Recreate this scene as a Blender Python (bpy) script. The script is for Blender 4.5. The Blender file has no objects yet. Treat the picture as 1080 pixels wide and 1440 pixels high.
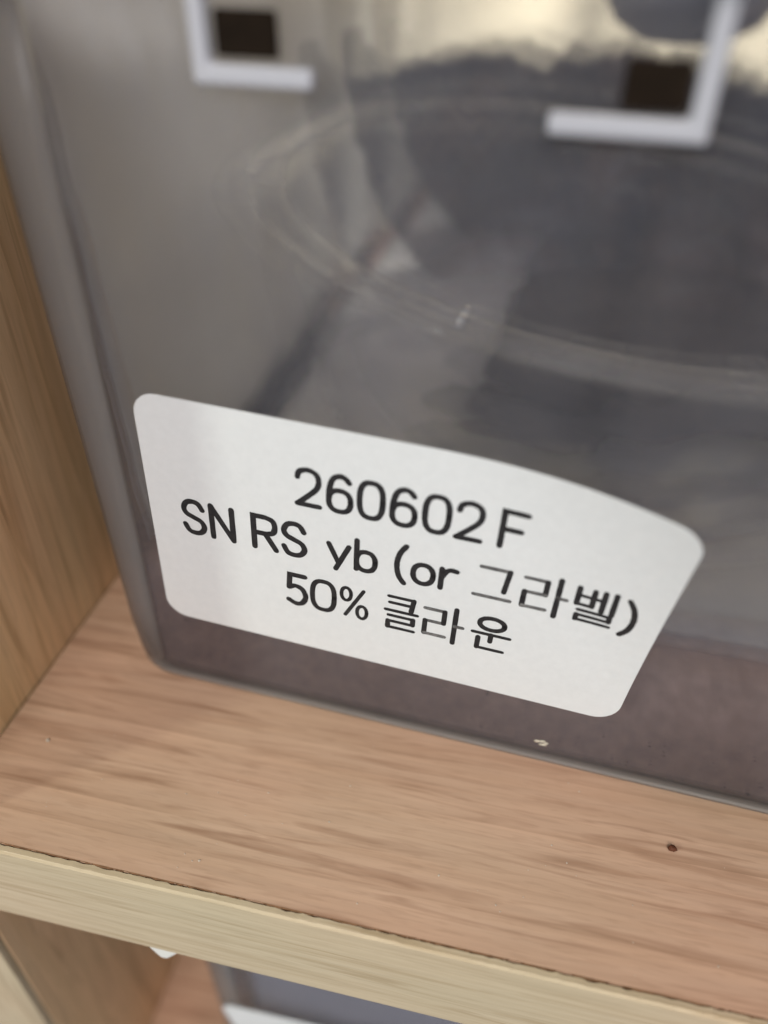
import bpy, bmesh, math, random
import numpy as np
from mathutils import Matrix, Vector, noise as mnoise
random.seed(7)
S = 0.001                                    # everything below is written in millimetres
scene = bpy.context.scene

# ------------------------------------------------------------------ camera
RC = [[0.9776314, 0.2097826, 0.0150995], [0.1390365, -0.5907325, -0.7947981], [-0.1578151, 0.7791190, -0.6066861]]
CAM = (67.807, -41.256, 94.416)
cam_d = bpy.data.cameras.new('camera')
cam = bpy.data.objects.new('camera', cam_d)
scene.collection.objects.link(cam)
cam.matrix_world = Matrix(((RC[0][0], -RC[1][0], -RC[2][0], CAM[0]*S),
                           (RC[0][1], -RC[1][1], -RC[2][1], CAM[1]*S),
                           (RC[0][2], -RC[1][2], -RC[2][2], CAM[2]*S), (0, 0, 0, 1)))
cam_d.sensor_fit = 'HORIZONTAL'; cam_d.sensor_width = 24.0; cam_d.lens = 24.0*1079.87/1080
cam_d.clip_start = 0.004; cam_d.clip_end = 20
cam_d.dof.use_dof = True; cam_d.dof.focus_distance = 0.0975; cam_d.dof.aperture_fstop = 7.0
scene.camera = cam

# ------------------------------------------------------------------ world, lamps, exposure
w = bpy.data.worlds.new('World'); scene.world = w; w.use_nodes = True
w.node_tree.nodes['Background'].inputs[0].default_value = (0.80, 0.86, 1.0, 1)
w.node_tree.nodes['Background'].inputs[1].default_value = 0.32
def area(name, loc, target, size, power, col):
    d = bpy.data.lights.new(name, 'AREA'); d.shape = 'RECTANGLE'; d.size = size[0]; d.size_y = size[1]
    d.energy = power; d.color = col
    o = bpy.data.objects.new(name, d); scene.collection.objects.link(o)
    o.location = Vector(loc)*S
    o.rotation_euler = (Vector(target)*S - o.location).to_track_quat('-Z', 'Y').to_euler()
    return o
area('ceiling_lamp', (150, -850, 800), (70, 30, 20), (0.8, 0.5), 12.5, (1.0, 0.965, 0.94))
area('room_lamp', (-640, -600, 420), (60, 30, 20), (0.07, 0.07), 3.2, (0.90, 1.0, 0.92))
area('back_room_lamp', (200, 430, 620), (150, 760, 60), (0.5, 0.3), 14.0, (1.0, 0.95, 0.82))
scene.view_settings.view_transform = 'Standard'; scene.view_settings.look = 'None'
scene.view_settings.exposure = 0.0; scene.view_settings.gamma = 1.0
scene.render.engine = 'CYCLES'
cy = scene.cycles
cy.max_bounces = 10; cy.transparent_max_bounces = 24; cy.diffuse_bounces = 3; cy.glossy_bounces = 4; cy.transmission_bounces = 10
cy.caustics_reflective = False; cy.caustics_refractive = False
cy.use_denoising = True
cy.use_adaptive_sampling = True; cy.adaptive_threshold = .03
cy.sample_clamp_indirect = 6.0

# ------------------------------------------------------------------ helpers
def link(o, parent=None):
    scene.collection.objects.link(o)
    if parent is not None: o.parent = parent
    return o
def mesh_obj(name, verts, faces, mat, parent=None, smooth=False, scale=S):
    me = bpy.data.meshes.new(name)
    me.from_pydata([(float(v[0])*scale, float(v[1])*scale, float(v[2])*scale) for v in verts], [], faces)
    me.update()
    if mat is not None: me.materials.append(mat)
    if smooth:
        for p in me.polygons: p.use_smooth = True
    return link(bpy.data.objects.new(name, me), parent)
def tag(o, label=None, cat=None, group=None, kind=None):
    if label: o['label'] = label
    if cat: o['category'] = cat
    if group: o['group'] = group
    if kind: o['kind'] = kind
    return o
def empty(name, loc=(0, 0, 0)):
    o = bpy.data.objects.new(name, None); o.location = Vector(loc)*S; o.empty_display_size = .01
    return link(o)
def bevel(o, width, seg=2):
    bm = bmesh.new(); bm.from_mesh(o.data)
    bmesh.ops.bevel(bm, geom=list(bm.edges), offset=width*S, segments=seg, affect='EDGES', profile=.6)
    bm.to_mesh(o.data); bm.free()
def box(name, a, b, mat, parent=None, bev=0.0, local=None):
    x0, y0, z0 = a; x1, y1, z1 = b
    v = [(x0,y0,z0),(x1,y0,z0),(x1,y1,z0),(x0,y1,z0),(x0,y0,z1),(x1,y0,z1),(x1,y1,z1),(x0,y1,z1)]
    f = [(0,3,2,1),(4,5,6,7),(0,1,5,4),(1,2,6,5),(2,3,7,6),(3,0,4,7)]
    o = mesh_obj(name, v, f, mat, parent)
    if bev: bevel(o, bev)
    return o
def fix_normals(o):
    bm = bmesh.new(); bm.from_mesh(o.data); bmesh.ops.recalc_face_normals(bm, faces=bm.faces); bm.to_mesh(o.data); bm.free()
def loft(name, rings, mat, parent=None, cap0=True, cap1=True, smooth=True, close=False):
    n = len(rings[0]); v = [p for r in rings for p in r]; f = []
    m = len(rings)
    for i in range(m if close else m-1):
        j = (i+1) % m
        for k in range(n):
            f.append((i*n+k, i*n+(k+1) % n, j*n+(k+1) % n, j*n+k))
    if not close:
        if cap0: f.append(tuple(reversed(range(n))))
        if cap1: f.append(tuple((m-1)*n+k for k in range(n)))
    o = mesh_obj(name, v, f, mat, parent, smooth); fix_normals(o)
    return o
def nz(x, y=0., z=0.): return mnoise.noise(Vector((x, y, z)))

# ------------------------------------------------------------------ materials
def srgb(r, g, b):
    return tuple(((c/255)/12.92 if c/255 <= .04045 else ((c/255+.055)/1.055)**2.4) for c in (r, g, b))+(1,)
class NT:
    def __init__(self, name):
        self.m = bpy.data.materials.new(name); self.m.use_nodes = True
        self.t = self.m.node_tree; self.t.nodes.clear()
        self.out = self.t.nodes.new('ShaderNodeOutputMaterial')
    def n(self, typ, **kw):
        nd = self.t.nodes.new(typ)
        for k, v in kw.items():
            if k in nd.inputs.keys(): nd.inputs[k].default_value = v
            else: setattr(nd, k, v)
        return nd
    def l(self, a, b): self.t.links.new(a, b)
    def coord(self, scale=(1, 1, 1), rot=(0, 0, 0)):
        tc = self.n('ShaderNodeTexCoord'); mp = self.n('ShaderNodeMapping')
        mp.inputs['Scale'].default_value = scale; mp.inputs['Rotation'].default_value = rot
        self.l(tc.outputs['Object'], mp.inputs['Vector']); return mp.outputs['Vector']
    def noise(self, vec, scale=1., detail=3., rough=.55, dist=0.):
        nd = self.n('ShaderNodeTexNoise'); nd.inputs['Scale'].default_value = scale; nd.inputs['Detail'].default_value = detail
        nd.inputs['Roughness'].default_value = rough; nd.inputs['Distortion'].default_value = dist
        self.l(vec, nd.inputs['Vector']); return nd.outputs['Fac']
    def ramp(self, fac, stops):
        nd = self.n('ShaderNodeValToRGB'); cr = nd.color_ramp
        while len(cr.elements) < len(stops): cr.elements.new(.5)
        for e, (p, c) in zip(cr.elements, stops):
            e.position = p; e.color = c if len(c) == 4 else (*c, 1)
        self.l(fac, nd.inputs['Fac']); return nd.outputs['Color']
    def mix(self, fac, a, b, mode='MIX'):
        nd = self.n('ShaderNodeMix', data_type='RGBA', blend_type=mode)
        for s, v in ((nd.inputs[0], fac), (nd.inputs[6], a), (nd.inputs[7], b)):
            if isinstance(v, (int, float, tuple)): s.default_value = v
            else: self.l(v, s)
        return nd.outputs[2]
    def pbr(self, col, rough=.5, spec=.5, bump=None, bstr=.1, bdist=.0002):
        b = self.n('ShaderNodeBsdfPrincipled')
        if isinstance(col, tuple): b.inputs['Base Color'].default_value = col
        else: self.l(col, b.inputs['Base Color'])
        if isinstance(rough, float): b.inputs['Roughness'].default_value = rough
        else: self.l(rough, b.inputs['Roughness'])
        b.inputs['Specular IOR Level'].default_value = spec
        if bump is not None:
            bp = self.n('ShaderNodeBump'); bp.inputs['Strength'].default_value = bstr; bp.inputs['Distance'].default_value = bdist
            self.l(bump, bp.inputs['Height']); self.l(bp.outputs['Normal'], b.inputs['Normal'])
        self.l(b.outputs[0], self.out.inputs['Surface']); return b

def wood(name, light, mid, dark, grain, across=420., along=38., streak=.55, rough=.42, wave=75.):
    """grain: index of the axis along which the grain runs"""
    T = NT(name)
    sc = [across]*3; sc[grain] = along
    sc2 = [across*.9]*3; sc2[grain] = along*.75
    sc3 = [across*3.4]*3; sc3[grain] = along*1.6
    a = T.noise(T.coord(tuple(sc)), 1., 3., .55, .6)
    b = T.noise(T.coord(tuple(sc2), (0, 0, 0)), 1.25, 2.5, .6, 1.1)
    fine = T.noise(T.coord(tuple(sc3)), 1., 3., .6, .2)
    wide = T.noise(T.coord((14, 26, 14)), 1., 2., .5, 0.)
    base = T.ramp(a, [(.30, mid), (.72, light)])
    st = T.ramp(b, [(.52, (0, 0, 0, 1)), (.70, (1, 1, 1, 1))])
    stm = T.n('ShaderNodeMath', operation='MULTIPLY'); T.l(st, stm.inputs[0]); stm.inputs[1].default_value = streak
    c = T.mix(stm.outputs[0], base, dark)
    fr = T.ramp(fine, [(.3, (.92, .92, .92, 1)), (.7, (1.05, 1.05, 1.05, 1))])
    c = T.mix(1., c, fr, 'MULTIPLY')
    wr = T.ramp(wide, [(.3, (.93, .99, .95, 1)), (.7, (1.06, .98, .96, 1))])
    c = T.mix(1., c, wr, 'MULTIPLY')
    # growth lines: wavy bands that come and go
    wsc = [1.]*3; wsc[grain] = .1
    wv = T.n('ShaderNodeTexWave', wave_type='BANDS', bands_direction='DIAGONAL' if grain == 2 else 'Y', wave_profile='SAW')
    wv.inputs['Scale'].default_value = wave; wv.inputs['Distortion'].default_value = 5.; wv.inputs['Detail'].default_value = 3.; wv.inputs['Detail Scale'].default_value = .7
    T.l(T.coord(tuple(wsc)), wv.inputs['Vector'])
    gl_ = T.ramp(wv.outputs['Fac'], [(0., (.80, .76, .72, 1)), (.35, (1, 1, 1, 1)), (1., (1.03, 1.02, 1.01, 1))])
    mk = T.ramp(T.noise(T.coord(tuple(v*.35 for v in sc)), 1., 2., .5, .3), [(.38, (0, 0, 0, 1)), (.62, (1, 1, 1, 1))])
    c = T.mix(mk, c, T.mix(1., c, gl_, 'MULTIPLY'))
    psc = [across*5.]*3; psc[grain] = along*6
    pore = T.ramp(T.noise(T.coord(tuple(psc)), 1., 2., .6), [(.36, (.80, .77, .74, 1)), (.47, (1, 1, 1, 1))])
    c = T.mix(.4, c, T.mix(1., c, pore, 'MULTIPLY'))
    rr = T.ramp(fine, [(.2, (rough+.1,)*3), (.8, (rough-.06,)*3)])
    T.pbr(c, rr, .4, fine, .22, .00012)
    return T.m
M_shelf = wood('shelf_laminate', srgb(200, 166, 141), srgb(192, 157, 131), srgb(152, 115, 90), 0, 400., 34., .72)
M_side = wood('side_laminate', srgb(228, 194, 153), srgb(214, 179, 136), srgb(170, 132, 92), 2, 300., 20., .6)
M_band = wood('edge_laminate', srgb(200, 183, 154), srgb(189, 171, 141), srgb(161, 138, 103), 0, 560., 26., .6, .5)
M_bandv = wood('edge_laminate_vertical', srgb(200, 183, 154), srgb(189, 171, 141), srgb(161, 138, 103), 2, 560., 26., .6, .5)

def flat(name, col, rough=.5, spec=.4, nscale=None, var=.12, bump=0.):
    T = NT(name)
    if nscale:
        f = T.noise(T.coord((nscale,)*3), 1., 4., .6)
        c = T.mix(1., col, T.ramp(f, [(.3, (1-var,)*3), (.7, (1+var,)*3)]), 'MULTIPLY')
        T.pbr(c, rough, spec, f if bump else None, bump, .0004)
    else: T.pbr(col, rough, spec)
    return T.m
def plastic(name, haze_col, haze, tint=(.93, .93, .95, 1), rough=.12, gloss=.9, nscale=60., transl=.5, frost=0., smear=0.):
    """clear moulded plastic: straight-through light, a frosted share, a milky scattering share and a Fresnel coat"""
    T = NT(name)
    tr = T.n('ShaderNodeBsdfTransparent'); tr.inputs[0].default_value = tint
    thru = tr.outputs[0]
    if frost:
        rf = T.n('ShaderNodeBsdfRefraction'); rf.inputs['Color'].default_value = tint
        rf.inputs['Roughness'].default_value = .165; rf.inputs['IOR'].default_value = 1.25
        fm0 = T.n('ShaderNodeMixShader'); fm0.inputs[0].default_value = frost
        T.l(tr.outputs[0], fm0.inputs[1]); T.l(rf.outputs[0], fm0.inputs[2]); thru = fm0.outputs[0]
    df = T.n('ShaderNodeBsdfDiffuse'); df.inputs['Color'].default_value = haze_col
    tl = T.n('ShaderNodeBsdfTranslucent'); tl.inputs['Color'].default_value = haze_col
    hz = T.n('ShaderNodeMixShader'); hz.inputs[0].default_value = transl
    T.l(df.outputs[0], hz.inputs[1]); T.l(tl.outputs[0], hz.inputs[2])
    m1 = T.n('ShaderNodeMixShader'); m1.inputs[0].default_value = haze
    if smear:
        f = T.noise(T.coord((nscale, nscale, nscale*.35), (.3, .5, 0)), 1., 2., .6, .8)
        fac = T.ramp(f, [(.32, (haze*(1-smear),)*3), (.70, (haze*(1+smear),)*3)]); T.l(fac, m1.inputs[0])
    T.l(thru, m1.inputs[1]); T.l(hz.outputs[0], m1.inputs[2])
    gl = T.n('ShaderNodeBsdfGlossy'); gl.inputs['Roughness'].default_value = rough
    fr = T.n('ShaderNodeFresnel')
    ge = T.n('ShaderNodeNewGeometry'); im = T.n('ShaderNodeMath', operation='MULTIPLY_ADD')      # thin sheet: same air-to-plastic reflectance from both sides
    T.l(ge.outputs['Backfacing'], im.inputs[0]); im.inputs[1].default_value = 1/1.42-1.42; im.inputs[2].default_value = 1.42; T.l(im.outputs[0], fr.inputs['IOR'])
    fm = T.n('ShaderNodeMath', operation='MULTIPLY'); fm.inputs[1].default_value = gloss; T.l(fr.outputs[0], fm.inputs[0])
    m2 = T.n('ShaderNodeMixShader'); T.l(fm.outputs[0], m2.inputs[0]); T.l(m1.outputs[0], m2.inputs[1]); T.l(gl.outputs[0], m2.inputs[2])
    T.l(m2.outputs[0], T.out.inputs['Surface'])
    return T.m
M_tub = plastic('tub_plastic', srgb(200, 199, 208), .10, (.95, .95, .96, 1), .16, .7, 34., .5, .45, .35)
M_tubrim = plastic('tub_base_plastic', srgb(232, 224, 212), .8, (.9, .9, .9, 1), .2, .8, 90.)
M_tubcorner = plastic('tub_corner_plastic', srgb(222, 216, 208), .50, (.93, .93, .93, 1), .2, .5, 90.)
M_bowl = plastic('bowl_plastic', srgb(220, 220, 224), .015, (.98, .98, .985, 1), .08, .45, 70.)
M_bowlrim = plastic('bowl_rim_plastic', srgb(232, 233, 238), .23, (.97, .97, .97, 1), .25, .28, 45., .5, 0., .85)
T = NT('label_paper')
pf = T.noise(T.coord((900, 900, 900)), 1., 4., .6)
T.pbr(T.mix(1., srgb(217, 217, 215), T.ramp(pf, [(.3, (.97,)*3), (.7, (1.02,)*3)]), 'MULTIPLY'), .55, .35, pf, .05, .0001); M_paper = T.m
T = NT('thermal_ink')
inf = T.noise(T.coord((1500, 1500, 1500)), 1., 3., .6)
T.pbr(T.ramp(inf, [(.3, srgb(26, 25, 27)), (.8, srgb(52, 50, 50))]), .6, .3); M_ink = T.m
T = NT('thermal_ink_faint')
T.pbr(T.ramp(T.noise(T.coord((1500, 1500, 1500)), 1., 3., .6), [(.3, srgb(70, 69, 69)), (.8, srgb(125, 123, 120))]), .6, .3); M_ink2 = T.m
M_soil = flat('soil', srgb(182, 154, 144), .9, .1, 420., .2, .6)
M_towel = flat('paper_bedding', srgb(206, 206, 208), .9, .1, 60., .16, .4)
M_lining = flat('paper_lining', srgb(240, 241, 240), .9, .1, 50., .08, .4)
T = NT('dark_cloth')
cf = T.noise(T.coord((70, 70, 70)), 1., 4., .65, .5); cf2 = T.noise(T.coord((26, 26, 40)), 1., 3., .6, .3)
cc = T.mix(1., T.ramp(cf2, [(.34, srgb(14, 24, 56)), (.48, srgb(20, 24, 38)), (.58, srgb(74, 56, 54)), (.70, srgb(128, 128, 136))]), T.ramp(cf, [(.3, (.35,)*3), (.75, (2.0,)*3)]), 'MULTIPLY')
T.pbr(cc, .7, .3, cf, .7, .002); M_cloth = T.m
M_white = flat('white_plastic', srgb(178, 177, 182), .5, .3)
M_pad = flat('dark_rubber', srgb(30, 22, 15), .9, .1, 300., .3)
M_grey = flat('grey_plastic', srgb(228, 226, 230), .35, .5)
M_bark_and_shade = flat('bark', srgb(50, 44, 48), .9, .2, 260., .4, .5)  # bark chips, and the painted shade in the gap by the tub wall
M_wall = flat('room_wall_paint', srgb(220, 210, 184), .8, .2, 22., .75)
M_glue = flat('edge_glue', srgb(132, 98, 70), .8, .2, 800., .4)
M_lint = flat('lint', srgb(196, 186, 168), .9, .1)
M_crumb = flat('crumb', srgb(92, 52, 32), .7, .3)
M_pin = flat('shelf_pin_plastic', srgb(226, 222, 212), .4, .5)
T = NT('rim_glint'); b = T.pbr((.9, .92, .95, 1), .12, .8); b.inputs['Metallic'].default_value = 1.; M_glint = T.m

# ------------------------------------------------------------------ background wall and shelf unit
wall = box('wall', (-1200, 760, -900), (1500, 775, 1400), M_wall); tag(wall, kind='structure')

TH = 18.; CELL = 118.; DEP = 200.; XR = 236.
unit = empty('shelf_unit', (0, 0, -CELL-TH))
tag(unit, 'tan wood laminate shelf unit with pale edge banding holding the plastic tubs', 'shelf')
def to_unit(o):
    o.parent = unit; o.matrix_parent_inverse = Matrix.Translation(-unit.location); return o
def jag_band(name, x0, x1, ztop, zbot, parent, mat, seed):
    """edge banding: a 1 mm strip whose upper arris is chipped and uneven"""
    n = int((x1-x0)/.7); V = []; F = []
    for i in range(n+1):
        x = x0+(x1-x0)*i/n
        j = .16*nz(x*.9, seed)+.12*nz(x*3.1, seed+5)
        k = max(0, nz(x*.55, seed+9)-.12)*.8
        top = ztop+.10+j*.6
        V += [(x, -1.0, zbot+.15), (x, -1.0, top-.35), (x, -.72+j*.2, top), (x, -.02-k*.5+j*.7, top-.05), (x, -.02-k*.5+j*.7, zbot+.15)]
    for i in range(n):
        for k in range(5):
            a = i*5+k; b = i*5+(k+1) % 5
            F.append((a, b, b+5, a+5))
    F.append((0, 4, 3, 2, 1)); F.append(tuple(n*5+k for k in range(5)))
    o = mesh_obj(name, V, F, mat, parent); fix_normals(o); return o
def shelf_board(name, z, seed):
    o = to_unit(box(name, (0.32, .16, z-TH), (XR-.32, DEP, z), M_shelf))
    b = jag_band('edge_band', .05, XR-.05, z, z-TH, o, M_band, seed)
    # glue line: thin uneven dark bead between board and band
    V = []; F = []; n = 460
    for i in range(n+1):
        x = .1+(XR-.2)*i/n
        wd = max(-.06, .05+.30*nz(x*.35, seed+20)+.25*nz(x*1.7, seed+30))
        V += [(x, .16-wd, z-1.), (x, .16-wd, z+.03), (x, .24, z+.035), (x, .24, z-1.)]
    for i in range(n):
        for k in range(3):
            a = i*4+k; F.append((a, a+1, a+5, a+4))
    g = mesh_obj('glue_line', V, F, M_glue, o); fix_normals(g)
    return o
shelf_board('shelf_board', 0., 1.)
shelf_board('shelf_board', -CELL, 4.)
shelf_board('shelf_board', 170., 8.)  # unseen upper board, added at a height that shades the tub interior
for x0, x1 in ((-18., 0.), (XR, XR+18.)):
    s = to_unit(box('side_panel', (x0, .3, -CELL-TH), (x1, DEP, 170.), M_side, None, .25))
    bd_ = box('edge_band', (x0+.1, -1.15, -CELL-TH+.1), (x1-.1, .28, 169.9), M_bandv, s, .2)

# ------------------------------------------------------------------ tubs
A = np.array([16.4, 30.8, 0.]); BD = np.array([107.7-16.4, 25.6-30.8, 0.]); BD /= np.linalg.norm(BD)
OUT = np.array([BD[1], -BD[0], 0.])
TUB_W, TUB_D, TUB_H = 196., 160., 95.
FL = A[:2]-BD[:2]*4.5; FR = FL+BD[:2]*TUB_W
BL = FL+np.array([.006, 1.])*TUB_D; BR = FR+np.array([-.006, 1.])*TUB_D
DRAFT = [math.tan(math.radians(.5225)), .040, .03, .043]      # front, right, back, left
def plan(t, inset, r, n=7):
    """rounded outline of the tub at height t"""
    P = [FL, FR, BR, BL]; L = []
    for i in range(4):
        a, b = P[i], P[(i+1) % 4]; d = (b-a)/np.linalg.norm(b-a); o = np.array([d[1], -d[0]])
        L.append((a+o*(DRAFT[i]*t-inset), d))
    C = []
    for i in range(4):
        (p, d), (q, e) = L[i-1], L[i]
        m = np.array([d, -e]).T; s = np.linalg.solve(m, q-p); C.append(p+d*s[0])
    out = []
    rr = max(r-inset, .6)
    for i in range(4):
        d, e = L[i-1][1], L[i][1]; c = C[i]
        ang = math.acos(np.clip(d@e, -1, 1)); tl = rr*math.tan(ang/2)
        a0 = c-d*tl; nrm = np.array([-d[1], d[0]]); ctr = a0+nrm*rr
        b0 = math.atan2(*(a0-ctr)[::-1])
        for k in range(n+1):
            q = b0+ang*k/n; out.append((ctr[0]+rr*math.cos(q), ctr[1]+rr*math.sin(q), t))
    return out
def rad(t): return 7.+.06*t
def tub_body():
    rings = []
    R0 = 1.1
    for k in range(7):                                       # rounded foot, outside
        q = math.pi/2*k/6
        t = R0*(1-math.sin(q)) if False else R0*(1-math.cos(q))
        rings.append(plan(t, R0*(1-math.sin(q)), rad(0)+1.5))
    for t in (8, 16, 26, 38, 50, 62, 74, 84, 91): rings.append(plan(t, 0, rad(t)))
    rings += [plan(92, 0, rad(92)), plan(92.3, -3.5, rad(92)), plan(94.2, -4., rad(92)), plan(95, -3.6, rad(92)), plan(95, 1.8, rad(92))]   # rim flange
    for t in (90, 80, 68, 56, 44, 32, 20, 3): rings.append(plan(t, 1.5, rad(t)))
    for k in range(6):
        q = math.pi/2*k/5
        rings.append(plan(1.0+.8*(1-math.sin(q)), 1.5+.8*(1-math.cos(q)), rad(0)+2.))
    return rings
RINGS = tub_body()
def make_tub(label, off):
    root = empty('plastic_tub', (off[0]+16.4, off[1]+30.8, off[2]))
    tag(root, label, 'tub', 'clear plastic tubs on the shelves')
    o = loft('tub_wall', [[(p[0]-16.4, p[1]-30.8, p[2]) for p in r] for r in RINGS], M_tub, root)
    # solid moulded foot ring: the thick milky line along the base
    ring = []
    for t, ins in ((.6, .35), (.25, .75), (.15, 1.6), (.5, 2.2), (.85, 1.2), (.95, .4)):
        ring.append([(p[0]-16.4, p[1]-30.8, p[2]) for p in plan(t, ins, rad(0)+2)])
    loft('base_rim', ring, M_tubrim, root, close=True)
    # thicker moulded corners
    for c in range(4):
        rr = []
        for t in (3, 15, 30, 45, 60, 75, 90):
            o1 = plan(t, .35, rad(t))[c*8:c*8+8]; o2 = plan(t, 1.15, rad(t))[c*8:c*8+8]
            rr.append([(p[0]-16.4, p[1]-30.8, p[2]) for p in o1+o2[::-1]])
        loft('corner', rr, M_tubcorner, root)
    return root
tub = make_tub('clear plastic tub with curled printed label on the middle shelf', (0, 0, .0))

# label on the tub: stuck flat at lower left, curling off the wall at the upper right corner
Q = dict(lean=.5225, a=5.5548, b=15.2305, phi=-.0388, W=64.77, H=36.354, th=.6751, c0=21.869, k=.0236)
def label_pt(u, v, off, q=Q):
    ct, st = math.cos(q['th']), math.sin(q['th'])
    wv = max((u-q['W'])*ct+(v-q['H'])*st+q['c0'], 0.)
    R = 1/q['k']; an = wv/R
    d = R*(1-math.cos(an)); sh = R*math.sin(an)-wv
    # offset along the bent normal
    d += off*math.cos(an); sh -= off*math.sin(an)
    u2 = u+sh*ct; v2 = v+sh*st
    c, s = math.cos(q['phi']), math.sin(q['phi'])
    ss = q['a']+u2*c-v2*s; tt = q['b']+u2*s+v2*c
    l = math.radians(q['lean'])
    up = np.array([0, 0, math.cos(l)])+math.sin(l)*OUT
    n = np.cross(BD, up); n = n if n@OUT > 0 else -n
    return BD*ss+up*tt+n*(d+.05)
def make_label(parent, q, name='label'):
    W, H, r = q['W'], q['H'], 3.1
    vs = sorted(set([r*(1-math.cos(math.pi/2*k/7)) for k in range(8)]+[H-r*(1-math.cos(math.pi/2*k/7)) for k in range(8)]+[r+(H-2*r)*k/16 for k in range(17)]))
    nu = 44; V = []; F = []
    rows = len(vs)
    for side, off in ((0, .02), (1, .14)):
        for v in vs:
            e = r-v if v < r else (v-(H-r) if v > H-r else 0)
            ins = r-math.sqrt(max(r*r-e*e, 0)); ins = min(ins, r-.02)
            for k in range(nu+1):
                V.append(label_pt(ins+(W-1.5*(1-v/H)+.3*v/H-2*ins)*k/nu, v, off, q))
    N = rows*(nu+1)
    for i in range(rows-1):
        for k in range(nu):
            a = i*(nu+1)+k
            F.append((N+a, N+a+1, N+a+nu+2, N+a+nu+1)); F.append((a, a+nu+1, a+nu+2, a+1))
    loop = [k for k in range(nu+1)]+[i*(nu+1)+nu for i in range(1, rows)]+[(rows-1)*(nu+1)+k for k in range(nu-1, -1, -1)]+[i*(nu+1) for i in range(rows-2, 0, -1)]
    for i, a in enumerate(loop):
        b = loop[(i+1) % len(loop)]; F.append((a, b, N+b, N+a))
    return mesh_obj(name, V, F, M_paper, parent)
lab = make_label(tub, Q); lab['label'] = 'white printed label with its upper right corner curling off'

# ------------------------------------------------------------------ lettering (thermal print): strokes laid on the bent label
def smooth(P, closed=False, n=6):
    P = [np.array(p, float) for p in P]; out = []; m = len(P)
    for i in range(m if closed else m-1):
        g = lambda j: P[j % m] if closed else P[min(max(j, 0), m-1)]
        p0, p1, p2, p3 = g(i-1), g(i), g(i+1), g(i+2)
        for k in range(n):
            t = k/n
            out.append(.5*((2*p1)+(-p0+p2)*t+(2*p0-5*p1+4*p2-p3)*t*t+(-p0+3*p1-3*p2+p3)*t**3))
    out.append(P[0] if closed else P[-1]); return [tuple(p) for p in out]
def ell(cx, cy, rx, ry, e=2.5, n=28):
    o = []
    for k in range(n+1):
        a = 2*math.pi*k/n; c, s = math.cos(a), math.sin(a)
        o.append((cx+rx*math.copysign(abs(c)**(2/e), c), cy+ry*math.copysign(abs(s)**(2/e), s)))
    return o
G = {
 '0': [ell(.5, .5, .5, .5, 2.7)],
 '2': [smooth([(.03, .76), (.12, .92), (.48, 1), (.85, .92), (.97, .72), (.86, .5), (.45, .24), (.02, 0)]), [(0, 0), (1, 0)]],
 '6': [smooth([(.9, .86), (.72, .97), (.48, 1), (.2, .9), (.05, .62), (.02, .3)]), ell(.5, .3, .48, .3, 2.4)],
 '5': [[(.95, 1), (.13, 1), (.07, .54)], smooth([(.07, .54), (.4, .63), (.8, .55), (.98, .3), (.8, .07), (.45, 0), (.02, .1)])],
 '%': [ell(.18, .76, .19, .22, 2.1, 18), ell(.82, .22, .19, .22, 2.1, 18), [(.86, .98), (.16, .02)]],
 'F': [[(0, 0), (0, 1), (1, 1)], [(0, .5), (.82, .5)]],
 'S': [smooth([(.95, .78), (.78, .95), (.5, 1), (.2, .94), (.05, .75), (.17, .59), (.5, .5), (.85, .4), (.97, .22), (.8, .05), (.5, 0), (.2, .05), (.03, .24)])],
 'N': [[(0, 0), (0, 1)], [(0, 1), (1, 0)], [(1, 0), (1, 1)]],
 'R': [[(0, 0), (0, 1), (.55, 1)]+smooth([(.55, 1), (.88, .93), (.98, .74), (.88, .55), (.55, .48)])[1:]+[(0, .48)], [(.52, .48), (1, 0)]],
 'y': [[(0, .64), (.5, .06)], [(1, .64), (.36, -.14)]],
 'b': [[(0, 0), (0, .92)], ell(.5, .3, .5, .3, 2.3)],
 '(': [smooth([(.95, 1.06), (.35, .8), (.1, .45), (.35, .1), (.95, -.12)])],
 ')': [smooth([(.05, 1.06), (.65, .8), (.9, .45), (.65, .1), (.05, -.12)])],
 'o': [ell(.5, .3, .5, .3, 2.2)],
 'r': [[(0, 0), (0, .62)], smooth([(0, .34), (.3, .55), (.6, .62), (1, .61)])],
 '그': [[(.10, .96), (.88, .96)], [(.88, .96), (.80, .3)], [(0, .06), (1, .06)]],
 '라': [[(.02, .92), (.52, .92)], [(.52, .92), (.52, .5)], [(.52, .5), (.05, .5)], [(.05, .5), (.05, .04)], [(.05, .04), (.58, .04)], [(.80, 1.08), (.80, -.1)], [(.8, .5), (1, .5)]],
 '벨': [[(.03, 1.02), (.03, .5)], [(.42, 1.02), (.42, .5)], [(.03, .78), (.42, .78)], [(.03, .5), (.42, .5)], [(.46, .78), (.66, .78)], [(.68, 1.06), (.68, .42)], [(.95, 1.1), (.95, .4)],
        [(.1, .32), (.93, .32)], [(.93, .32), (.93, .16)], [(.93, .16), (.1, .16)], [(.1, .16), (.1, 0)], [(.1, 0), (.97, 0)]],
 '클': [[(.08, 1.04), (.86, 1.04)], [(.86, 1.04), (.8, .64)], [(.12, .83), (.84, .83)], [(0, .56), (1, .56)], [(.1, .38), (.88, .38)], [(.88, .38), (.88, .18)], [(.88, .18), (.1, .18)], [(.1, .18), (.1, -.04)], [(.1, -.04), (.93, -.04)]],
 '운': [ell(.48, .86, .33, .2, 2.1), [(0, .5), (1, .5)], [(.5, .5), (.5, .26)], [(.17, .34), (.17, -.02)], [(.17, -.02), (.88, -.02)]],
}
CAP = 5.1
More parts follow.
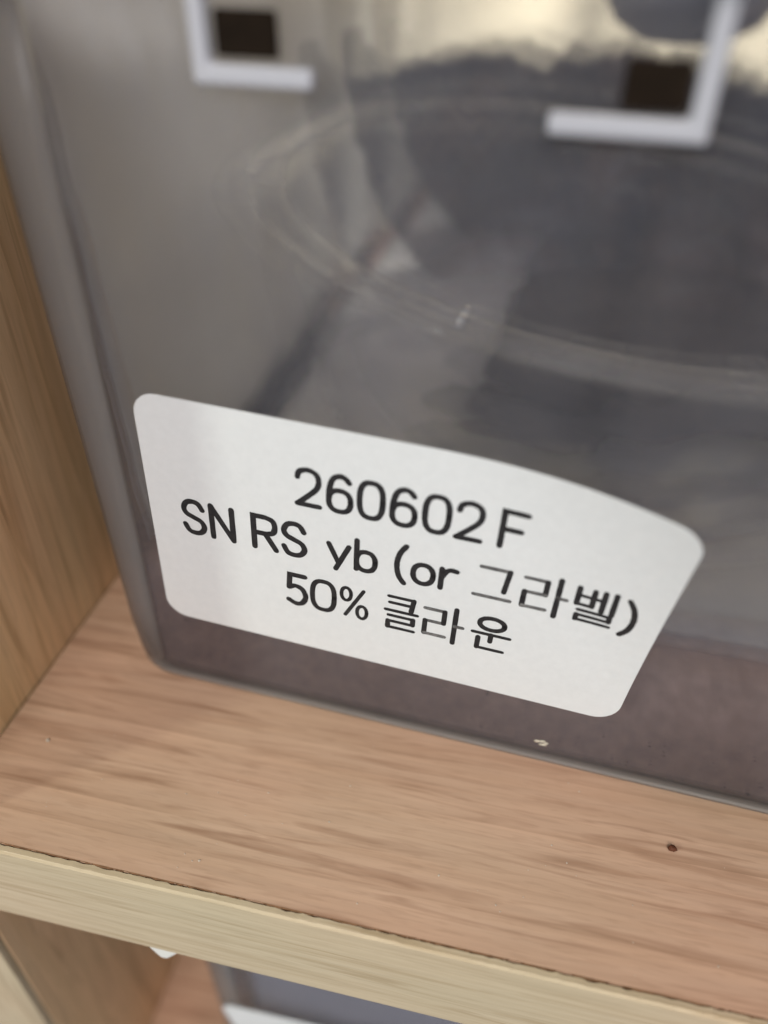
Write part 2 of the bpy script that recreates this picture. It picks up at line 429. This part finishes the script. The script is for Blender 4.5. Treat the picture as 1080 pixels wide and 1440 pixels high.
LINES = [(25.05, [('2', 20.2, 2.8), ('6', 24.1, 2.8), ('0', 27.9, 2.8), ('6', 31.8, 2.8), ('0', 35.7, 2.8), ('2', 39.5, 2.8), ('F', 44.6, 2.6)]),
         (16.55, [('S', 4.7, 2.8), ('N', 8.6, 2.8), ('R', 14.3, 2.9), ('S', 18.2, 2.9), ('y', 24.2, 2.6), ('b', 27.8, 2.4), ('(', 32.8, 1.2), ('o', 35., 2.5), ('r', 38.5, 1.8),
                  ('그', 42.6, 4.4), ('라', 48.2, 5.2), ('벨', 54.4, 4.5), (')', 60.1, 1.2)]),
         (7.95, [('5', 18.6, 2.5), ('0', 22., 3.), ('%', 26., 3.4), ('클', 31.9, 4.2), ('라', 36.9, 5.1), ('운', 43.3, 4.7)])]
def stroke(V, F, P, wd, off, q):
    # resample, then a strip with round caps
    pts = [P[0]]
    for a, b in zip(P[:-1], P[1:]):
        L = math.hypot(b[0]-a[0], b[1]-a[1]); n = max(1, int(L/.8))
        for k in range(1, n+1): pts.append((a[0]+(b[0]-a[0])*k/n, a[1]+(b[1]-a[1])*k/n))
    pts = [p for i, p in enumerate(pts) if i == 0 or math.hypot(p[0]-pts[i-1][0], p[1]-pts[i-1][1]) > 1e-4]
    h = wd/2; base = len(V)
    for i, p in enumerate(pts):
        a = pts[max(i-1, 0)]; b = pts[min(i+1, len(pts)-1)]
        d0 = np.array(p)-np.array(a); d1 = np.array(b)-np.array(p)
        n0 = d0/np.linalg.norm(d0) if np.linalg.norm(d0) > 1e-6 else None
        n1 = d1/np.linalg.norm(d1) if np.linalg.norm(d1) > 1e-6 else None
        if n0 is None: n0 = n1
        if n1 is None: n1 = n0
        t = n0+n1
        t = t/np.linalg.norm(t) if np.linalg.norm(t) > .3 else n0
        m = min(1/max(t@n0, .5), 1.5)
        nn = np.array([-t[1], t[0]])*h*m
        hh = h*(1+.10*nz(p[0]*2, p[1]*2, 3.))/h
        V.append(label_pt(p[0]+nn[0]*hh, p[1]+nn[1]*hh, off, q)); V.append(label_pt(p[0]-nn[0]*hh, p[1]-nn[1]*hh, off, q))
    for i in range(len(pts)-1):
        a = base+2*i; F.append((a, a+1, a+3, a+2))
    for p in (pts[0], pts[-1]):
        b0 = len(V); V.append(label_pt(p[0], p[1], off+.001, q))
        for k in range(10): V.append(label_pt(p[0]+h*.98*math.cos(k*math.pi/5), p[1]+h*.98*math.sin(k*math.pi/5), off+.001, q))
        for k in range(10): F.append((b0, b0+1+k, b0+1+(k+1) % 10))
HANGUL = '그라벨클운'
for base_v, chars in LINES:
    V = []; F = []; V2 = []; F2 = []; oi = 0
    for ch, u0, wd in chars:
        for P in G[ch]:
            PP = [(u0+x*wd, base_v+y*CAP) for x, y in P]
            oi += 1; off = .165+.0012*(oi % 9)
            if ch in HANGUL:
                flatst = len(P) == 2 and abs(P[0][1]-P[1][1]) < .05
                if flatst and ch in '그라': stroke(V2, F2, PP, .54, off, Q)
                else: stroke(V, F, PP, .50 if flatst else .68, off, Q)
            elif ch == '%': stroke(V, F, PP, .52, off, Q)
            else: stroke(V, F, PP, .72 if ch not in 'SNR5' else .78, off, Q)
    t = mesh_obj('printed_text', V, F, M_ink, lab); 
    if V2: mesh_obj('printed_text', V2, F2, M_ink2, lab)

# ------------------------------------------------------------------ what lies inside the tub
def wavy_slab(name, x0, x1, y0, y1, z0, ztop, mat, amp, nx=70, ny=60, freq=.08, seed=0.):
    V = []; F = []
    for j in range(ny+1):
        for i in range(nx+1):
            x = x0+(x1-x0)*i/nx; y = y0+(y1-y0)*j/ny
            ex = 1.2*nz(y*.11, seed+3) if i in (0, nx) else 0
            V.append((x+ex, y, ztop+amp*nz(x*freq, y*freq, seed)+amp*.4*nz(x*freq*3.3, y*freq*3.3, seed+7)))
    N = len(V)
    V += [(v[0], v[1], z0) for v in V]
    for j in range(ny):
        for i in range(nx):
            a = j*(nx+1)+i; F.append((a, a+1, a+nx+2, a+nx+1)); F.append((N+a, N+a+nx+1, N+a+nx+2, N+a+1))
    loop = list(range(nx+1))+[j*(nx+1)+nx for j in range(1, ny+1)]+[ny*(nx+1)+i for i in range(nx-1, -1, -1)]+[j*(nx+1) for j in range(ny-1, 0, -1)]
    for i, a in enumerate(loop):
        b = loop[(i+1) % len(loop)]; F.append((a, N+a, N+b, b))
    o = mesh_obj(name, V, F, mat, None, True); fix_normals(o); return o
# soil follows the inside of the tub
def soil():
    rings = [plan(1.12, 2.5, 9), plan(2.1, 1.66, 8), plan(12, 1.7, 7), plan(21.5, 1.7, 7), plan(22.6, 3.6, 7), plan(22.4, 14, 16), plan(22.6, 40, 44)]
    return loft('soil', rings, M_soil)
so = soil(); tag(so, 'dark brown soil bedding layer seen through the tub front', 'soil', kind='stuff')
tw = wavy_slab('paper_bedding', 25.5, 203, 33.8, 184, 22.9, 24.6, M_towel, 1.3)
tag(tw, 'pale grey paper sheet lying over the soil in the tub', 'paper')

# pale sheet of the same paper standing against the left wall
def lining():
    ny, nz_ = 60, 30; V = []; F = []
    for o in (0, .45):
        for j in range(nz_+1):
            for i in range(ny+1):
                y = 35.0+(176-35.0)*i/ny; z = 25.6+(92.-25.6)*j/nz_
                x = 19.0+.006*(y-30)-.043*z+1.2+min(1,(y-35)/30.)*1.1*nz(y*.06, z*.05, 4.)+.5*nz(y*.2, z*.13, 8.)+o-max(0, z-82)*.28
                V.append((x, y, z))
    N = (ny+1)*(nz_+1)
    for j in range(nz_):
        for i in range(ny):
            a = j*(ny+1)+i; F.append((a, a+1, a+ny+2, a+ny+1)); F.append((N+a, N+a+ny+1, N+a+ny+2, N+a+1))
    loop = list(range(ny+1))+[j*(ny+1)+ny for j in range(1, nz_+1)]+[nz_*(ny+1)+i for i in range(ny-1, -1, -1)]+[j*(ny+1) for j in range(nz_-1, 0, -1)]
    for i, a in enumerate(loop):
        b = loop[(i+1) % len(loop)]; F.append((a, N+a, N+b, b))
    o = mesh_obj('paper_lining', V, F, M_lining, None, True); fix_normals(o); return o
tag(lining(), 'pale grey paper sheet standing against the left wall in the tub', 'paper')

# clear round bowl, slightly tilted
BC = np.array([77.2, 87.2]); BRAD = 54.4
def bowl_pt(r, a, z):
    x = BC[0]+r*math.cos(a); y = BC[1]+r*math.sin(a)
    k = (z-26.8)/36.
    return (x, y, z+k*(.05*(y-BC[1])-.1*(x-BC[0])))
def lathe(name, prof, mat, parent=None, n=96, close=False):
    rings = [[bowl_pt(r, 2*math.pi*k/n, z) for k in range(n)] for r, z in prof]
    v = loft(name, rings, mat, parent, cap0=not close, cap1=not close, close=close); return v
bowl = empty('clear_bowl', (BC[0], BC[1], 26.5))
tag(bowl, 'clear round plastic bowl with a thick rim inside the tub', 'bowl')
def to_root(o, root): o.parent = root; o.matrix_parent_inverse = Matrix.Translation(-root.location); return o
to_root(lathe('bowl_wall', [(40, 26.8), (43, 27.4), (45, 30), (47.5, 40), (50.5, 54), (52., 60), (50.9, 60), (49.4, 54), (46.4, 40), (43.9, 30.6), (42, 28.6), (39, 28.2)], M_bowl), bowl)
prof = []
for k in range(12):
    a = 2*math.pi*k/12; prof.append((53.2+2.9*math.cos(a), 61.2+.9*math.sin(a)))
to_root(lathe('bowl_rim', prof, M_bowlrim, close=True), bowl)
prof = [(46.1+.9*math.cos(2*math.pi*k/8), 32.6+.8*math.sin(2*math.pi*k/8)) for k in range(8)]
to_root(lathe('foot_ring', prof, M_bowlrim, close=True), bowl)

# dark crumpled cloth wrapped round the back of the bowl
def cloth():
    nA, nZ = 110, 34; V = []; F = []
    def surf(i, j, outer):
        zt = j/nZ
        left = 122+27*zt+1.5*nz(zt*7, 2.)
        ang = math.radians(left+(2-left)*i/nA)
        top = 73.8+7.*nz(i*.085, 1.3)+3.2*nz(i*.47, 4.)+2.2*nz(i*1.25, 8.)
        z = 25.2+(top-25.2)*zt
        r = 66+6.5*nz(i*.15, zt*3.4, 1.)+3.4*nz(i*.34, zt*5.5, 5.)+3.*zt
        r = max(r, 58.5)
        if outer: r += 9+5*nz(i*.11, zt*3, 9.)+3*(1-zt)
        x = BC[0]+r*math.cos(ang); y = BC[1]+r*math.sin(ang)
        x = max(x, 24.5); y = min(y, 184)
        return (x, y, z)
    for o in (0, 1):
        for j in range(nZ+1):
            for i in range(nA+1): V.append(surf(i, j, o))
    N = (nA+1)*(nZ+1)
    for j in range(nZ):
        for i in range(nA):
            a = j*(nA+1)+i; F.append((a, a+1, a+nA+2, a+nA+1)); F.append((N+a, N+a+nA+1, N+a+nA+2, N+a+1))
    loop = list(range(nA+1))+[j*(nA+1)+nA for j in range(1, nZ+1)]+[nZ*(nA+1)+i for i in range(nA-1, -1, -1)]+[j*(nA+1) for j in range(nZ-1, 0, -1)]
    for i, a in enumerate(loop):
        b = loop[(i+1) % len(loop)]; F.append((a, N+a, N+b, b))
    o = mesh_obj('dark_cloth', V, F, M_cloth, None, True); fix_normals(o); return o
cl = cloth(); tag(cl, 'dark blue crumpled cloth behind the clear bowl in the tub', 'cloth')

# flat pieces of bark on the bedding in front of the bowl, and a dark strip for shade
def lump(name, c, r, mat, seed, parent=None, sub=3, rot=0.):
    bm = bmesh.new(); bmesh.ops.create_icosphere(bm, subdivisions=sub, radius=1.)
    for v in bm.verts:
        p = v.co.copy(); k = 1+.35*nz(p.x*1.6+seed, p.y*1.6, p.z*1.6)+.15*nz(p.x*4, p.y*4+seed, p.z*4)
        x, y = p.x*r[0]*k, p.y*r[1]*k
        v.co = Vector(((x*math.cos(rot)-y*math.sin(rot))*S, (x*math.sin(rot)+y*math.cos(rot))*S, p.z*r[2]*k*S))
    me = bpy.data.meshes.new(name); bm.to_mesh(me); bm.free(); me.materials.append(mat)
    for p in me.polygons: p.use_smooth = True
    o = link(bpy.data.objects.new(name, me), parent); o.location = Vector(c)*S; return o
tag(lump('bark_chip', (90, 97, 34), (31, 30, 8.), M_bark_and_shade, 1., rot=-.2, sub=4), 'wide dark brown bark chip filling the middle of the clear bowl', 'bark chip', 'bark chips in the bowl')
tag(lump('bark_chip', (66, 70, 31), (14, 7, 2.2), M_bark_and_shade, 4., rot=-.35), 'narrow dark bark chip lying at the front of the clear bowl', 'bark chip', 'bark chips in the bowl')
tag(lump('gap_shade_strip', (21.6, 104, 24.2), (3.3, 58, 1.6), M_bark_and_shade, 9., sub=4), 'long thin dark strip painting the shaded gap along the left wall of the tub', 'shade strip')  # painted shade: dark strip laid where the gap beside the wall falls dark

# ------------------------------------------------------------------ white hanger with grey cup hooked over the tub's front wall
hang = empty('feeder_hanger', (57, 28, 81)); 
tag(hang, 'white hanger frame with dark pads and grey cup on the tub front', 'hanger')
def wp(s, t, d):
    p = A+BD*s+np.array([0, 0, t])+OUT*(d+.0091*t); return p
def wbox(name, s0, s1, t0, t1, d0, d1, mat, parent, bev=.4):
    V = [wp(s, t, d) for t in (t0, t1) for d in (d0, d1) for s in (s0, s1)]
    F = [(0, 1, 3, 2), (4, 6, 7, 5), (0, 4, 5, 1), (2, 3, 7, 6), (0, 2, 6, 4), (1, 5, 7, 3)]
    o = mesh_obj(name, V, F, mat, None); fix_normals(o)
    if bev: bevel(o, bev, 3)
    if parent is not None: to_root(o, parent)
    return o
def corner(name, sc, t, sgn, ls, lt, wd):
    # L-shaped corner: foot bar and upright in one outline
    P = [(0, 0), (ls, 0), (ls, wd), (wd, wd), (wd, lt), (0, lt)]
    V = []
    for d in (.15, 1.7):
        for x, y in P: V.append(wp(sc+sgn*x, t+y, d))
    F = [(0, 1, 2, 3, 4, 5), (11, 10, 9, 8, 7, 6)]+[(i, (i+1) % 6, 6+(i+1) % 6, 6+i) for i in range(6)]
    o = mesh_obj(name, V, F, M_white, None); fix_normals(o); bevel(o, .5, 3); return to_root(o, hang)
corner('hook_bar', 20.6, 83.5, 1, 10.6, 13., 1.6)
corner('hook_bar', 62.4, 81.6, -1, 12.0, 15., 1.6)
wbox('cross_bar', 19.9, 63.1, 96.2, 98.2, -.2, 1.9, M_white, hang)
wbox('rubber_pad', 22.6, 28.0, 85.6, 89.0, .15, 1.0, M_pad, hang, .3)
wbox('rubber_pad', 55.6, 60.4, 83.6, 87.0, .15, 1.0, M_pad, hang, .3)
cupc = wp(59.6, 91.3, -9.)
prof = [(0.3, -4.2), (3.2, -4.0), (5.6, -2.8), (6.9, -.8), (7.4, 2.), (7.5, 5.), (6.7, 5.), (6.5, 1.6), (5., -1.8), (.3, -3.2)]
rings = [[(cupc[0]+r*math.cos(2*math.pi*k/40), cupc[1]+r*math.sin(2*math.pi*k/40), cupc[2]+z) for k in range(40)] for r, z in prof]
to_root(loft('cup', rings, M_grey), hang)

# ------------------------------------------------------------------ lower tub and its label
LOFF = (10., -17., -CELL)
tub2 = make_tub('lower clear plastic tub with plain white label under the middle shelf', LOFF)
Q2 = dict(Q); Q2.update(b=5.6, a=6.6, phi=.22, k=1e-5)
lab2 = make_label(tub2, Q2); lab2['label'] = 'plain white label near the top of the lower tub'

V = []; F = []  # sheet added inside the lower tub to give its plastic a pale haze
for o in (0, .5):
    for j in range(13):
        for i in range(41):
            ss = 6+184*i/40; tt = 3.2+82*j/12
            p = BD*ss+np.array([0, 0, tt])-OUT*(3.+o+.7*nz(ss*.08, tt*.05, 2.)-.009*tt)+np.array([26.4, 13.8, -CELL]); V.append(p)
for j in range(12):
    for i in range(40):
        a = j*41+i; F.append((a, a+1, a+42, a+41)); a += 41*13; F.append((a, a+41, a+42, a+1))
loop = list(range(41))+[j*41+40 for j in range(1, 13)]+[12*41+i for i in range(39, -1, -1)]+[j*41 for j in range(11, 0, -1)]
for i, a in enumerate(loop):
    b = loop[(i+1) % len(loop)]; F.append((a, 533+a, 533+b, b))
o = mesh_obj('paper_lining', V, F, flat('lilac_haze_sheet', srgb(242, 234, 242), .9, .1, 120., .1), None, True); fix_normals(o)
tag(o, 'lilac grey sheet added behind the front wall to lighten the lower tub', 'paper')

# ------------------------------------------------------------------ small things
pin = mesh_obj('shelf_pin', [(0, 0, 0), (5, 0, 0), (5, 6, 0), (0, 6, 0), (1.6, 0, -3.2), (2.6, 0, -3.2), (2.6, 6, -3.2), (1.6, 6, -3.2)],
               [(0, 1, 2, 3), (4, 7, 6, 5), (0, 4, 5, 1), (1, 5, 6, 2), (2, 6, 7, 3), (3, 7, 4, 0)], M_pin)
fix_normals(pin); bevel(pin, .3); pin.location = Vector((27.2, -.8, -TH-.02))*S
pin.parent = unit; pin.matrix_parent_inverse = Matrix.Translation(-unit.location)
tag(lump('crumb', (94.6, 18.1, .35), (.55, .42, .4), M_crumb, 2., sub=2), 'tiny dark brown crumb on the wood shelf in front of the tub', 'crumb')
tag(lump('dust_speck', (7.4, 15.5, .22), (.3, .3, .22), M_lint, 5., sub=1), 'tiny pale speck of dust near the side panel', 'dust')
lp = wp(60.4, 4.9, .1)
lint = empty('lint_flake', lp)
tag(lint, 'small pale flake of lint stuck low on the tub front', 'lint')
for k, (dx, dz, r) in enumerate(((-.5, .2, .45), (.15, .35, .5), (.45, -.3, .4), (.75, .1, .3), (.0, -.35, .28))):
    f = lump('fibre', (0, 0, 0), (r, .1, r*.55), M_lint, 3.*k, lint, 2); f.location = Vector(BD*dx+np.array([0, 0, dz]))*S

tag(lump('rim_glint', bowl_pt(54.6, math.atan2(-53.6, -17.5), 62.6), (.7, .5, .55), M_glint, 6., sub=3), 'tiny mirror bead added as the glint on the front of the bowl rim', 'glint')  # metal bead added to imitate the highlight on the bowl rim
def scatter(name, n, place, size, mat, seed):
    """many tiny flattened grains in one mesh"""
    rnd = random.Random(seed); V = []; F = []
    for _ in range(n):
        c = np.array(place(rnd)); r = size*rnd.uniform(.5, 1.5)*(1 if rnd.random() < .85 else 1.7)
        b0 = len(V)
        for d in ((1, 0, 0), (0, 1, 0), (-1, 0, 0), (0, -1, 0), (0, 0, 1), (0, 0, -1)):
            V.append(c+np.array(d)*r*np.array([rnd.uniform(.5, 1.4), rnd.uniform(.5, 1.4), rnd.uniform(.4, .8)]))
        for k in range(4): F += [(b0+k, b0+(k+1) % 4, b0+4), (b0+(k+1) % 4, b0+k, b0+5)]
    return mesh_obj(name, V, F, mat)
M_dust = flat('dust', srgb(196, 184, 166), .9, .1)
d = scatter('dust', 70, lambda r: (r.uniform(1, 150), r.uniform(1.5, 27), .07), .10, M_dust, 3)
tag(d, 'fine pale dust scattered over the middle shelf', 'dust', kind='stuff')
M_grain = flat('soil_grain', srgb(92, 74, 68), .9, .1)
def inside(r):
    s_ = r.choice((r.uniform(2, 14), r.uniform(50, 130), r.uniform(30, 130))); t_ = min(21, abs(r.gauss(0, 7))+2.4)
    return wp(s_, t_, -1.72)
d = scatter('soil_grain', 110, inside, .2, M_grain, 5)
tag(d, 'dark soil grains pressed against the inside of the tub front', 'soil', kind='stuff')
